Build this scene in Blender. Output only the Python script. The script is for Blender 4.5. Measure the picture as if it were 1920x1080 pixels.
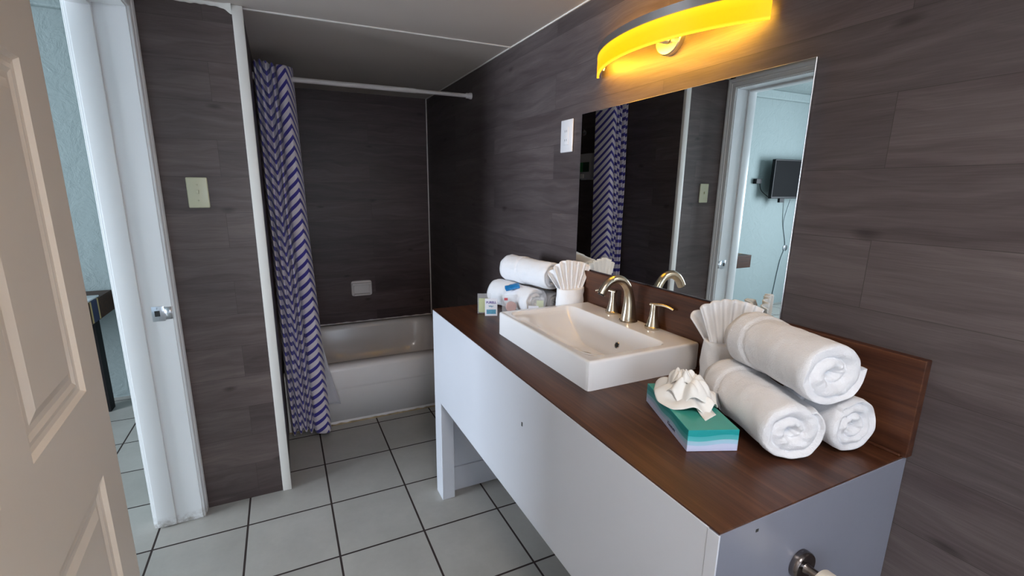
import bpy, bmesh, math, random
from mathutils import Vector, Matrix, noise
random.seed(7)
SC = bpy.context.scene
COL = SC.collection
PI = math.pi
for _o in list(bpy.data.objects):
    bpy.data.objects.remove(_o)

# ------------------------------------------------------------------ measures of the room (metres)
XL, XB, XW = -0.4131, -0.0724, 1.0645        # left wall face, alcove return wall, right wall
XLO = -0.577                                 # bedroom side of the left wall
YS, YT, YB = 2.1335, 2.671, 3.5817           # switch wall, tub front, alcove back wall
YN = -1.6                                    # wall behind the camera
H = 2.0323
XV, VN, VF, ZV = 0.5522, 0.3985, 1.8432, 0.8725   # vanity front, near end, far end, top
YD0, YD1, ZD = 1.19, 2.073, 1.962            # doorway
BX0, BY0, BY1, BH = -4.3, -1.2, 3.66, 2.42   # bedroom

# ------------------------------------------------------------------ camera
cam_d = bpy.data.cameras.new('camera')
cam = bpy.data.objects.new('camera', cam_d)
COL.objects.link(cam)
yaw, pitch, roll = -0.4296, -0.2190, 0.0046
f = Vector((-math.sin(yaw) * math.cos(pitch), math.cos(yaw) * math.cos(pitch), math.sin(pitch)))
r0 = Vector((math.cos(yaw), math.sin(yaw), 0)); u0 = r0.cross(f)
r = r0 * math.cos(roll) + u0 * math.sin(roll); u = -r0 * math.sin(roll) + u0 * math.cos(roll)
cam.matrix_world = Matrix(((r.x, u.x, -f.x, 0), (r.y, u.y, -f.y, 0), (r.z, u.z, -f.z, 1.3703), (0, 0, 0, 1)))
cam_d.sensor_width = 36; cam_d.lens = 865.53 / 1920 * 36
cam_d.shift_x = (960 - 928.09) / 1920; cam_d.shift_y = (548.05 - 540) / 1920
cam_d.clip_start = 0.02
SC.camera = cam

# ------------------------------------------------------------------ light and exposure
w = bpy.data.worlds.new('world'); SC.world = w; w.use_nodes = True
w.node_tree.nodes['Background'].inputs[0].default_value = (0.6, 0.75, 1, 1)
w.node_tree.nodes['Background'].inputs[1].default_value = 0.6

def area(name, loc, rot, sx, sy, power, color):
    l = bpy.data.lights.new(name, 'AREA'); l.shape = 'RECTANGLE'; l.size = sx; l.size_y = sy
    l.energy = power; l.color = color
    o = bpy.data.objects.new(name, l); COL.objects.link(o); o.location = loc; o.rotation_euler = rot
    return o
# added unseen daylight sources: behind the camera, and on two bedroom walls
area('bathroom_daylight', (0.10, YN + 0.03, 1.20), (PI / 2, 0, PI), 1.1, 0.95, 128, (0.84, 0.91, 1.0))
area('bedroom_daylight', (-2.3, BY0 + 0.03, 1.35), (PI / 2, 0, PI), 2.4, 1.5, 38, (0.74, 0.92, 1.0))
area('bedroom_side_daylight', (BX0 + 0.03, 1.55, 1.35), (PI / 2, 0, -PI / 2), 1.8, 1.3, 180, (0.80, 0.89, 1.0))  # added to throw light through the doorway onto the vanity front
area('ceiling_lamp_light', (0.15, -0.25, 1.97), (0, 0, 0), 0.3, 0.3, 12, (1.0, 0.92, 0.84))
# the ceiling light is an added, unseen fill behind the camera
VS = SC.view_settings
VS.view_transform = 'Standard'; VS.look = 'None'; VS.exposure = 0.2; VS.gamma = 1.0
VS.use_curve_mapping = False
SC.cycles.max_bounces = 8

# ------------------------------------------------------------------ node materials
class NT:
    def __init__(s, name):
        s.m = bpy.data.materials.new(name); s.m.use_nodes = True
        s.t = s.m.node_tree; s.n = s.t.nodes; s.b = s.n['Principled BSDF']
    def add(s, typ, **kw):
        n = s.n.new(typ)
        for k, v in kw.items():
            if k.startswith('i_'):
                key = k[2:]
                key = int(key) if key.isdigit() else key.replace('_', ' ')
                n.inputs[key].default_value = v
            else: setattr(n, k, v)
        return n
    def link(s, a, b): s.t.links.new(a, b)
    def set(s, **kw):
        for k, v in kw.items():
            s.b.inputs[k.replace('_', ' ')].default_value = v
        return s
    def math(s, op, a, b=None, c=None):
        n = s.add('ShaderNodeMath', operation=op)
        for i, x in enumerate((a, b, c)):
            if x is None: continue
            if isinstance(x, (int, float)): n.inputs[i].default_value = x
            else: s.link(x, n.inputs[i])
        return n.outputs[0]
    def mix(s, fac, a, b, mode='MIX'):
        n = s.add('ShaderNodeMix', data_type='RGBA', blend_type=mode)
        for sock, x in ((n.inputs[0], fac), (n.inputs[6], a), (n.inputs[7], b)):
            if isinstance(x, (int, float)): sock.default_value = x
            elif isinstance(x, tuple): sock.default_value = x if len(x) == 4 else x + (1,)
            else: s.link(x, sock)
        return n.outputs[2]
    def ramp(s, fac, stops):
        n = s.add('ShaderNodeValToRGB'); e = n.color_ramp.elements
        while len(e) > 1: e.remove(e[0])
        e[0].position = stops[0][0]; e[0].color = stops[0][1] + (1,) if len(stops[0][1]) == 3 else stops[0][1]
        for p, c in stops[1:]:
            x = e.new(p); x.color = c + (1,) if len(c) == 3 else c
        s.link(fac, n.inputs[0]); return n.outputs[0]
    def coord(s, kind='Object'): return s.add('ShaderNodeTexCoord').outputs[kind]
    def sep(s, v):
        n = s.add('ShaderNodeSeparateXYZ'); s.link(v, n.inputs[0]); return n.outputs
    def comb(s, x, y, z=0.0):
        n = s.add('ShaderNodeCombineXYZ')
        for i, v in enumerate((x, y, z)):
            if isinstance(v, (int, float)): n.inputs[i].default_value = v
            else: s.link(v, n.inputs[i])
        return n.outputs[0]
    def noise(s, vec, scale, detail=3, rough=0.5, dist=0.0):
        n = s.add('ShaderNodeTexNoise'); n.inputs['Scale'].default_value = scale
        n.inputs['Detail'].default_value = detail; n.inputs['Roughness'].default_value = rough
        n.inputs['Distortion'].default_value = dist
        if vec is not None: s.link(vec, n.inputs['Vector'])
        return n.outputs['Fac']
    def bump(s, h, strength=0.3, dist=0.002):
        n = s.add('ShaderNodeBump'); n.inputs['Strength'].default_value = strength
        n.inputs['Distance'].default_value = dist
        s.link(h, n.inputs['Height']); s.link(n.outputs[0], s.b.inputs['Normal'])

def plain(name, col, rough=0.5, metal=0.0, var=0.04, nscale=8, bump=0.0, bscale=60, coat=0.0, spec=None):
    t = NT(name); c = t.coord()
    n = t.noise(c, nscale, 3)
    lo = tuple(max(0, x * (1 - var * 2)) for x in col); hi = tuple(x * (1 + var) for x in col)
    t.link(t.mix(n, lo, hi), t.b.inputs['Base Color'])
    t.set(Roughness=rough, Metallic=metal)
    if coat: t.b.inputs['Coat Weight'].default_value = coat; t.b.inputs['Coat Roughness'].default_value = 0.05
    if spec is not None: t.b.inputs['Specular IOR Level'].default_value = spec
    if bump: t.bump(t.noise(c, bscale, 4), bump)
    return t.m

def plank(name, axis, u_off=0.525, tint=(1, 1, 1)):
    t = NT(name); o = t.sep(t.coord())
    uu = t.math('SUBTRACT', o[axis], u_off); vv = t.math('ADD', o[2], 0.110)
    vec = t.comb(uu, vv)
    br = t.add('ShaderNodeTexBrick', offset=0.5, offset_frequency=2)
    t.link(vec, br.inputs['Vector'])
    for k, v in dict(Scale=1.0, Mortar_Size=0.0006, Mortar_Smooth=0.1, Bias=0.0, Brick_Width=1.21, Row_Height=0.1385).items():
        br.inputs[k.replace('_', ' ')].default_value = v
    br.inputs['Color1'].default_value = (0, 0, 0, 1); br.inputs['Color2'].default_value = (1, 1, 1, 1)
    br.inputs['Mortar'].default_value = (0.0, 0.0, 0.0, 1)
    tone = br.outputs['Color']
    # grain: long streaks, warped; a different patch of it on each plank
    sh = t.math('MULTIPLY', t.sep(tone)[0], 7.0)
    warp = t.noise(t.comb(t.math('MULTIPLY', uu, 3.0), t.math('MULTIPLY', vv, 9.0), sh), 1.0, 2)
    g1 = t.noise(t.comb(t.math('MULTIPLY', uu, 2.2), t.math('ADD', t.math('MULTIPLY', vv, 34.0), t.math('MULTIPLY', warp, 4.0)), sh), 1.0, 5, 0.6)
    g2 = t.noise(t.comb(t.math('MULTIPLY', uu, 12.0), t.math('MULTIPLY', vv, 420.0), sh), 1.0, 2, 0.6)
    big = t.noise(t.comb(t.math('MULTIPLY', uu, 1.2), t.math('MULTIPLY', vv, 5.0), sh), 1.0, 2)
    g = t.math('ADD', t.math('MULTIPLY', g1, 0.50), t.math('ADD', t.math('MULTIPLY', g2, 0.22), t.math('MULTIPLY', big, 0.38)))
    base = t.ramp(g, [(0.30, (0.050, 0.036, 0.037)), (0.46, (0.080, 0.065, 0.066)), (0.58, (0.108, 0.091, 0.091)), (0.75, (0.160, 0.138, 0.136))])
    toned = t.mix(0.42, base, t.mix(t.sep(tone)[0], (0.55, 0.53, 0.53), (1.25, 1.2, 1.17)), 'MULTIPLY')
    # knots
    vo = t.add('ShaderNodeTexVoronoi', voronoi_dimensions='2D'); vo.inputs['Scale'].default_value = 1.0
    t.link(t.comb(t.math('MULTIPLY', uu, 1.5), t.math('ADD', t.math('MULTIPLY', vv, 3.7), t.math('MULTIPLY', warp, 0.25))), vo.inputs['Vector'])
    kn = t.ramp(vo.outputs['Distance'], [(0.0, (0.30, 0.28, 0.28)), (0.018, (0.45, 0.42, 0.42)), (0.05, (1, 1, 1))])
    toned = t.mix(0.75, toned, kn, 'MULTIPLY')
    fin = t.mix(br.outputs['Fac'], toned, (0.05, 0.04, 0.04))
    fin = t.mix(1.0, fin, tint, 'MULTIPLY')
    t.link(fin, t.b.inputs['Base Color']); t.set(Roughness=0.42)
    t.b.inputs['Specular IOR Level'].default_value = 0.35
    t.bump(t.math('SUBTRACT', g2, t.math('MULTIPLY', br.outputs['Fac'], 3.0)), 0.25, 0.0006)
    return t.m

def wood_brown(name, axis=1, dark=1.0):
    t = NT(name); o = t.sep(t.coord())
    a = o[axis]; b = o[1 - axis]
    v = t.comb(t.math('MULTIPLY', a, 3.0), t.math('MULTIPLY', b, 60.0), t.math('MULTIPLY', o[2], 60.0))
    g1 = t.noise(v, 1.0, 5, 0.6, 0.4)
    v2 = t.comb(t.math('MULTIPLY', a, 9.0), t.math('MULTIPLY', b, 320.0), t.math('MULTIPLY', o[2], 320.0))
    g2 = t.noise(v2, 1.0, 2)
    g = t.math('ADD', t.math('MULTIPLY', g1, 0.75), t.math('MULTIPLY', g2, 0.25))
    k = dark
    t.link(t.ramp(g, [(0.3, (0.030 * k, 0.008 * k, 0.004 * k)), (0.5, (0.072 * k, 0.024 * k, 0.011 * k)), (0.72, (0.135 * k, 0.052 * k, 0.022 * k))]), t.b.inputs['Base Color'])
    t.set(Roughness=0.40)
    t.bump(g2, 0.12, 0.0004)
    return t.m

def tile_mat(name):
    t = NT(name); o = t.sep(t.coord())
    vec = t.comb(t.math('ADD', o[0], 0.5675 + 0.3302 * 30), t.math('ADD', o[1], -2.6008 + 0.3302 * 30))
    br = t.add('ShaderNodeTexBrick', offset=0.0, offset_frequency=2)
    t.link(vec, br.inputs['Vector'])
    for k, v in dict(Scale=1.0, Mortar_Size=0.0042, Mortar_Smooth=0.15, Bias=0.0, Brick_Width=0.3302, Row_Height=0.3302).items():
        br.inputs[k.replace('_', ' ')].default_value = v
    br.inputs['Color1'].default_value = (0.385, 0.375, 0.350, 1); br.inputs['Color2'].default_value = (0.450, 0.440, 0.415, 1)
    br.inputs['Mortar'].default_value = (0.030, 0.018, 0.016, 1)
    n = t.noise(t.coord(), 5.0, 5, 0.6); n2 = t.noise(t.coord(), 45.0, 4, 0.6)
    c = t.mix(0.5, br.outputs['Color'], t.mix(n, (0.55, 0.53, 0.50), (1.25, 1.24, 1.22)), 'MULTIPLY')
    c = t.mix(0.18, c, t.mix(n2, (0.6, 0.58, 0.55), (1.2, 1.2, 1.2)), 'MULTIPLY')
    t.link(c, t.b.inputs['Base Color'])
    t.link(t.math('ADD', 0.36, t.math('MULTIPLY', br.outputs['Fac'], 0.5)), t.b.inputs['Roughness'])
    t.bump(t.math('SUBTRACT', t.math('MULTIPLY', n2, 0.15), br.outputs['Fac']), 0.6, 0.002)
    return t.m

def stucco(name, col):
    t = NT(name); c = t.coord()
    n = t.noise(c, 9.0, 6, 0.65, 1.2); n2 = t.noise(c, 55.0, 3)
    t.link(t.mix(n, tuple(x * 0.93 for x in col), col), t.b.inputs['Base Color'])
    t.set(Roughness=0.8)
    t.bump(t.math('ADD', n, t.math('MULTIPLY', n2, 0.15)), 0.7, 0.012)
    return t.m

def painted(name, col, wear=True, rough=0.4):
    t = NT(name); c = t.coord(); o = t.sep(c)
    n = t.noise(c, 3.0, 4); n2 = t.noise(c, 26.0, 5, 0.7)
    base = t.mix(n, tuple(x * 0.94 for x in col), tuple(min(1, x * 1.03) for x in col))
    if wear:   # grime splashed near the floor
        k = t.math('MULTIPLY', t.ramp(o[2], [(0.0, (1, 1, 1)), (0.05, (0, 0, 0))]), t.ramp(n2, [(0.42, (0, 0, 0)), (0.68, (1, 1, 1))]))
        base = t.mix(k, base, (0.16, 0.11, 0.06))
    t.link(base, t.b.inputs['Base Color']); t.set(Roughness=rough)
    t.bump(t.noise(c, 90.0, 3), 0.08, 0.001)
    return t.m

def terry(name, col=(0.82, 0.83, 0.86)):
    t = NT(name); c = t.coord()
    n = t.noise(c, 420.0, 3, 0.7); n2 = t.noise(c, 60.0, 4, 0.6)
    t.link(t.mix(n2, tuple(x * 0.93 for x in col), col), t.b.inputs['Base Color'])
    t.set(Roughness=0.95)
    t.b.inputs['Sheen Weight'].default_value = 0.25; t.b.inputs['Sheen Roughness'].default_value = 0.5
    t.b.inputs['Specular IOR Level'].default_value = 0.1
    t.bump(t.math('ADD', n, t.math('MULTIPLY', n2, 1.2)), 0.75, 0.0022)
    return t.m

M = {}
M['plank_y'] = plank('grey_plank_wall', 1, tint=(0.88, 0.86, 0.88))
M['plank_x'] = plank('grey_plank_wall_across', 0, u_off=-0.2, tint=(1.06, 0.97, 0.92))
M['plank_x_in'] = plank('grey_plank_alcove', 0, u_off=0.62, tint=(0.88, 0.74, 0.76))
M['tile'] = tile_mat('square_floor_tile')
M['ceil'] = painted('ceiling_paint', (0.62, 0.56, 0.52), False, 0.55)
M['trimw'] = painted('white_trim_paint', (0.86, 0.84, 0.80), False, 0.35)
M['jamb'] = painted('door_frame_paint', (0.84, 0.85, 0.86), True, 0.32)
M['door'] = painted('door_paint', (0.88, 0.77, 0.65), False, 0.34)
M['stucco'] = stucco('bedroom_stucco', (0.29, 0.345, 0.345))
M['vanw'] = painted('vanity_paint', (0.66, 0.69, 0.76), False, 0.30)
M['wood'] = wood_brown('brown_laminate')
M['woodb'] = wood_brown('brown_backsplash', 1, 0.95)
M['porc'] = plain('white_porcelain', (0.85, 0.85, 0.87), 0.07, 0, 0.01, coat=0.4)
M['tubw'] = plain('tub_enamel', (0.86, 0.83, 0.83), 0.16, 0, 0.02)
M['terry'] = terry('white_terry', (0.87, 0.88, 0.92))
M['cloth'] = plain('white_washcloth', (0.84, 0.84, 0.86), 0.9, 0, 0.03, 30, 0.35, 300)
M['paper'] = plain('white_tissue', (0.88, 0.87, 0.85), 0.9, 0, 0.01, 30)
M['ivory'] = plain('ivory_plastic', (0.60, 0.59, 0.42), 0.3, 0, 0.01)
M['white_pl'] = plain('white_plastic', (0.75, 0.75, 0.78), 0.3, 0, 0.01)
M['dark'] = plain('dark_slot', (0.02, 0.02, 0.02), 0.6)
M['black'] = plain('black_plastic', (0.008, 0.008, 0.010), 0.5, spec=0.25)
M['blackw'] = plain('black_painted_wood', (0.008, 0.007, 0.008), 0.6, spec=0.2)
M['screen'] = plain('tv_screen', (0.004, 0.004, 0.005), 0.7, spec=0.1)
M['steel'] = plain('steel', (0.62, 0.63, 0.66), 0.28, 1.0, 0.03)
M['dchrome'] = plain('dark_chrome', (0.22, 0.20, 0.20), 0.2, 1.0, 0.02)
M['tpaper'] = plain('cream_toilet_paper', (0.80, 0.74, 0.64), 0.9, 0, 0.02)
M['chrome'] = plain('chrome', (0.75, 0.75, 0.78), 0.12, 1.0, 0.01)
M['deskw'] = wood_brown('desk_wood', 0, 0.7)
M['deskw'].node_tree.nodes['Principled BSDF'].inputs['Specular IOR Level'].default_value = 0.15
M['cream'] = plain('cream_inlay', (0.50, 0.36, 0.16), 0.5)
M['navy'] = plain('navy_inlay', (0.015, 0.02, 0.07), 0.5)
M['cable'] = plain('grey_cable', (0.35, 0.40, 0.42), 0.5)
M['caulk'] = plain('stained_caulk', (0.42, 0.33, 0.20), 0.7, 0, 0.3, 25)
M['rod'] = plain('white_rod', (0.66, 0.62, 0.62), 0.28)
def brushed():
    t = NT('brushed_nickel'); c = t.coord()
    o = t.sep(c); v = t.comb(t.math('MULTIPLY', o[0], 60.0), t.math('MULTIPLY', o[1], 60.0), t.math('MULTIPLY', o[2], 900.0))
    n = t.noise(v, 1.0, 2)
    t.link(t.mix(n, (0.46, 0.40, 0.31), (0.58, 0.51, 0.41)), t.b.inputs['Base Color'])
    t.set(Metallic=1.0, Roughness=0.26)
    return t.m
M['nickel'] = brushed()
def mirror():
    t = NT('mirror_silver'); c = t.coord()
    t.link(t.mix(t.noise(c, 3, 2), (0.80, 0.84, 0.83), (0.82, 0.86, 0.85)), t.b.inputs['Base Color'])
    t.set(Metallic=1.0, Roughness=0.0); return t.m
M['mirror'] = mirror()
def glassy(name, col, rough=0.1, alpha=0.5):
    t = NT(name)
    t.link(t.mix(t.noise(t.coord(), 20, 2), tuple(x * 0.95 for x in col), col), t.b.inputs['Base Color'])
    t.set(Roughness=rough, Alpha=alpha); return t.m
M['clear'] = glassy('clear_plastic', (0.75, 0.75, 0.8), 0.1, 0.45)
M['film'] = glassy('clear_film', (0.85, 0.86, 0.9), 0.15, 0.20)
M['glass'] = glassy('window_glass', (0.8, 0.9, 1.0), 0.05, 0.06)
M['liner'] = glassy('sheer_liner', (0.66, 0.66, 0.72), 0.5, 0.72)
def lamp_mat():
    t = NT('yellow_lit_acrylic')
    e = t.sep(t.coord('UV'))[1]
    c = t.ramp(e, [(0.0, (1.0, 0.52, 0.02)), (0.12, (1.0, 0.35, 0.0)), (0.6, (1.0, 0.37, 0.0)), (1.0, (1.0, 0.46, 0.005))])
    t.link(c, t.b.inputs['Base Color']); t.link(c, t.b.inputs['Emission Color'])
    t.b.inputs['Emission Strength'].default_value = 1.22
    t.set(Roughness=0.35); return t.m
M['lamp'] = lamp_mat()
def warm_bulb():
    t = NT('warm_led_strip')
    t.link(t.mix(t.noise(t.coord(), 5, 1), (1.0, 0.47, 0.02), (1.0, 0.49, 0.03)), t.b.inputs['Emission Color'])
    t.b.inputs['Emission Strength'].default_value = 54.0; return t.m
M['led'] = warm_bulb()
def curtain_mat():
    t = NT('chevron_curtain'); uv = t.sep(t.coord('UV'))
    uu, vv = uv[0], uv[1]
    tri = t.math('PINGPONG', uu, 0.080)
    ph = t.math('ADD', vv, t.math('MULTIPLY', tri, 1.55))
    fr = t.math('FRACT', t.math('DIVIDE', ph, 0.051))
    edge = t.ramp(fr, [(0.0, (0, 0, 0)), (0.54, (0, 0, 0)), (0.58, (1, 1, 1)), (0.97, (1, 1, 1)), (1.0, (0, 0, 0))])
    we = t.noise(t.coord(), 500, 2)
    c = t.mix(edge, (0.78, 0.72, 0.78), (0.045, 0.035, 0.30))
    c = t.mix(0.25, c, t.mix(we, (0.7, 0.7, 0.7), (1.2, 1.2, 1.2)), 'MULTIPLY')
    t.link(c, t.b.inputs['Base Color']); t.set(Roughness=0.75)
    t.b.inputs['Sheen Weight'].default_value = 0.2
    t.bump(we, 0.15, 0.0005); return t.m
M['curtain'] = curtain_mat()
def tissue_side():
    t = NT('teal_wave_carton'); o = t.sep(t.coord())
    wv = t.math('ADD', o[2], t.math('MULTIPLY', t.math('SINE', t.math('MULTIPLY', t.math('ADD', o[0], o[1]), 62.0)), 0.0022))
    c = t.ramp(t.math('DIVIDE', wv, 0.046), [(0.0, (0.62, 0.66, 0.90)), (0.30, (0.60, 0.66, 0.88)), (0.31, (0.40, 0.62, 0.80)), (0.50, (0.36, 0.62, 0.76)), (0.51, (0.10, 0.47, 0.50)), (0.72, (0.07, 0.43, 0.46)), (0.73, (0.010, 0.32, 0.33)), (1.0, (0.02, 0.34, 0.34))])
    t.link(c, t.b.inputs['Base Color']); t.set(Roughness=0.35); return t.m
M['carton'] = tissue_side()
M['carton_top'] = plain('teal_carton_top', (0.055, 0.37, 0.31), 0.35, 0, 0.1, 14)

# ------------------------------------------------------------------ mesh helpers
def obj(name, bm, mat, parent=None, smooth=False, uv=None):
    me = bpy.data.meshes.new(name)
    bmesh.ops.recalc_face_normals(bm, faces=bm.faces)
    bm.to_mesh(me); bm.free()
    mats = mat if isinstance(mat, (list, tuple)) else [mat]
    for x in mats: me.materials.append(M[x] if isinstance(x, str) else x)
    if smooth:
        for p in me.polygons: p.use_smooth = True
        try:
            if smooth != 'all': me.set_sharp_from_angle(angle=math.radians(40))
        except Exception: pass
    o = bpy.data.objects.new(name, me); COL.objects.link(o)
    if parent is not None: o.parent = parent
    return o
def tag(o, label, cat, group=None):
    o['label'] = label; o['category'] = cat
    if group: o['group'] = group
    return o
def thing(name, label, cat, loc=(0, 0, 0), rotz=0, group=None):
    o = bpy.data.objects.new(name, None); COL.objects.link(o)
    o.location = loc; o.rotation_euler = (0, 0, rotz); o.empty_display_size = 0.05
    return tag(o, label, cat, group)
def struct(name, bm, mat, parent=None, smooth=False):
    o = obj(name, bm, mat, parent, smooth)
    if parent is None: o['kind'] = 'structure'
    return o
def box(bm, x0, x1, y0, y1, z0, z1, bev=0.0, seg=2, mi=0):
    vs = [bm.verts.new(p) for p in ((x0, y0, z0), (x1, y0, z0), (x1, y1, z0), (x0, y1, z0), (x0, y0, z1), (x1, y0, z1), (x1, y1, z1), (x0, y1, z1))]
    fs = [bm.faces.new([vs[i] for i in q]) for q in ((0, 3, 2, 1), (4, 5, 6, 7), (0, 1, 5, 4), (1, 2, 6, 5), (2, 3, 7, 6), (3, 0, 4, 7))]
    for q in fs: q.material_index = mi
    if bev:
        es = list({e for q in fs for e in q.edges})
        bmesh.ops.bevel(bm, geom=es, offset=bev, segments=seg, affect='EDGES', profile=0.5)
    return vs
def bx(*a, **k):
    bm = bmesh.new(); box(bm, *a, **k); return bm
def grid(bm, rows, close_u=False, mi=0):
    """rows of points; faces between neighbouring rows"""
    V = [[bm.verts.new(p) for p in row] for row in rows]
    n = len(V[0])
    for i in range(len(V) - 1):
        for j in range(n if close_u else n - 1):
            k = (j + 1) % n
            q = bm.faces.new((V[i][j], V[i][k], V[i + 1][k], V[i + 1][j])); q.material_index = mi
    return V
def lathe(prof, seg=32, cap=True, center=(0, 0, 0), sx=1, sy=1):
    bm = bmesh.new()
    rows = [[(center[0] + sx * rr * math.cos(2 * PI * j / seg), center[1] + sy * rr * math.sin(2 * PI * j / seg), center[2] + z) for j in range(seg)] for rr, z in prof]
    V = grid(bm, rows, True)
    if cap:
        bm.faces.new(V[0]); bm.faces.new(V[-1])
    return bm
def sweep(pts, radii, seg=16, up=Vector((0, 0, 1)), cap=True, bm=None):
    """tube through pts; radii are (across, along) pairs or numbers"""
    bm = bm or bmesh.new(); pts = [Vector(p) for p in pts]; rows = []
    for i, p in enumerate(pts):
        t = (pts[min(i + 1, len(pts) - 1)] - pts[max(i - 1, 0)]).normalized()
        a = t.cross(up)
        if a.length < 1e-4: a = t.cross(Vector((0, 1, 0)))
        a.normalize(); b = a.cross(t).normalized()
        q = radii[i] if isinstance(radii, (list, tuple)) else radii
        ra, rb = q if isinstance(q, (list, tuple)) else (q, q)
        rows.append([p + a * ra * math.cos(2 * PI * j / seg) + b * rb * math.sin(2 * PI * j / seg) for j in range(seg)])
    V = grid(bm, rows, True)
    if cap: bm.faces.new(V[0]); bm.faces.new(V[-1])
    return bm
def smoothstep(a, b, x):
    if a == b: return 0.0 if x < a else 1.0
    t = max(0.0, min(1.0, (x - a) / (b - a))); return t * t * (3 - 2 * t)
def catmull(P, n=8):
    P = [Vector(p) for p in P]; out = []
    for i in range(len(P) - 1):
        a, b, c, d = P[max(i - 1, 0)], P[i], P[i + 1], P[min(i + 2, len(P) - 1)]
        for k in range(n):
            t = k / n
            out.append(0.5 * ((2 * b) + (c - a) * t + (2 * a - 5 * b + 4 * c - d) * t * t + (3 * b - a - 3 * c + d) * t ** 3))
    out.append(P[-1]); return out
def text_mesh(name, s, size, mat, parent, mw, depth=0.0002, bold=0.0):
    cu = bpy.data.curves.new(name, 'FONT'); cu.body = s; cu.size = size; cu.align_x = 'CENTER'; cu.align_y = 'CENTER'
    cu.extrude = depth; cu.offset = bold
    tmp = bpy.data.objects.new(name + '_tmp', cu)
    COL.objects.link(tmp); bpy.context.view_layer.update()
    me = bpy.data.meshes.new_from_object(tmp.evaluated_get(bpy.context.evaluated_depsgraph_get()))
    bpy.data.objects.remove(tmp); bpy.data.curves.remove(cu)
    me.name = name; me.materials.clear(); me.materials.append(M[mat])
    o = bpy.data.objects.new(name, me); COL.objects.link(o); o.parent = parent
    me.transform(mw); return o

# ================================================================== THE ROOM
struct('floor', bx(BX0, XW + 0.1, YN, BY1 + 0.05, -0.05, 0.0), 'tile')
# walls: right, back, behind camera, left (with the doorway cut out), block between bedroom and tub
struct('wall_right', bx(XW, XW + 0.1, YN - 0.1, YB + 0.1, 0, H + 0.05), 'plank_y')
struct('wall_back', bx(XB - 0.02, XW, YB, YB + 0.1, 0, H + 0.05), 'plank_x_in')
bm = bmesh.new()
for a in ((XLO, XW, 0, 0.73), (XLO, XW, 1.83, H + 0.05)): box(bm, a[0], a[1], YN - 0.1, YN, a[2], a[3])
box(bm, XLO, -0.45, YN - 0.1, YN, 0.73, 1.83); box(bm, 0.65, XW, YN - 0.1, YN, 0.73, 1.83)
struct('wall_front', bm, 'plank_x')
bm = bmesh.new()
box(bm, XLO + 0.012, XL, YN, YD0 - 0.02, 0, H + 0.05)
box(bm, XLO + 0.012, XL, YD0 - 0.02, YD1 + 0.02, ZD + 0.02, H + 0.05)
struct('wall_left', bm, 'trimw')
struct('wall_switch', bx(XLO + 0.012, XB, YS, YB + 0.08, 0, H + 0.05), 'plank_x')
# the return wall of the alcove faces the mirror: same planks running towards the tub
struct('wall_return', bx(XB - 0.001, XB + 0.004, YS + 0.004, YB, 0, H), 'plank_y')
struct('ceiling', bx(XLO, XW + 0.05, YN, YB + 0.05, H, H + 0.05), 'ceil')
# bedroom shell
struct('wall_bedroom_back', bx(BX0, XLO + 0.012, BY1, BY1 + 0.1, 0, BH + 0.3), 'stucco')
wl_ = bmesh.new()
box(wl_, BX0 - 0.1, BX0, BY0 - 0.1, 0.6, 0, BH + 0.3); box(wl_, BX0 - 0.1, BX0, 2.5, BY1 + 0.1, 0, BH + 0.3)
box(wl_, BX0 - 0.1, BX0, 0.6, 2.5, 0, 0.65); box(wl_, BX0 - 0.1, BX0, 0.6, 2.5, 2.05, BH + 0.3)
struct('wall_bedroom_left', wl_, 'stucco')
struct('wall_bedroom_right', bx(XLO, XLO + 0.012, BY0, YD0 - 0.02, 0, BH + 0.3), 'stucco')
bm = bx(XLO, XLO + 0.012, YD1 + 0.02, BY1, 0, BH + 0.3); box(bm, XLO, XLO + 0.012, YD0 - 0.02, YD1 + 0.02, ZD + 0.02, BH + 0.3)
struct('wall_bedroom_inner', bm, 'stucco')
bm = bmesh.new()
box(bm, BX0, -3.5, BY0 - 0.1, BY0, 0, BH + 0.3); box(bm, -1.1, XLO, BY0 - 0.1, BY0, 0, BH + 0.3)
box(bm, -3.5, -1.1, BY0 - 0.1, BY0, 0, 0.6); box(bm, -3.5, -1.1, BY0 - 0.1, BY0, 2.1, BH + 0.3)
struct('wall_bedroom_front', bm, 'stucco')
struct('ceiling_bedroom', bx(BX0, XLO + 0.012, BY0, BY1, BH + 0.02, BH + 0.1), 'stucco')
struct('trim_9', bx(BX0, XLO, BY1 - 0.05, BY1, BH - 0.07, BH + 0.02, bev=0.01), 'stucco')

def window(n, x0, x1, yc, z0, z1):
    e = bpy.data.objects.new('window_%d' % n, None); COL.objects.link(e); e['kind'] = 'structure'
    bm = bmesh.new(); t = 0.04
    box(bm, x0, x1, yc - 0.03, yc + 0.01, z0, z0 + t); box(bm, x0, x1, yc - 0.03, yc + 0.01, z1 - t, z1)
    box(bm, x0, x0 + t, yc - 0.03, yc + 0.01, z0 + t, z1 - t); box(bm, x1 - t, x1, yc - 0.03, yc + 0.01, z0 + t, z1 - t)
    obj('window_frame', bm, 'trimw', e)
    obj('pane', bx(x0 + t, x1 - t, yc - 0.02, yc - 0.015, z0 + t, z1 - t), 'glass', e)
window(1, -0.45, 0.65, YN - 0.03, 0.73, 1.83)  # unseen, added to supply daylight from behind the camera
window(2, -3.5, -1.1, BY0 - 0.03, 0.6, 2.1)  # unseen, added to supply the bedroom daylight

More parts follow.
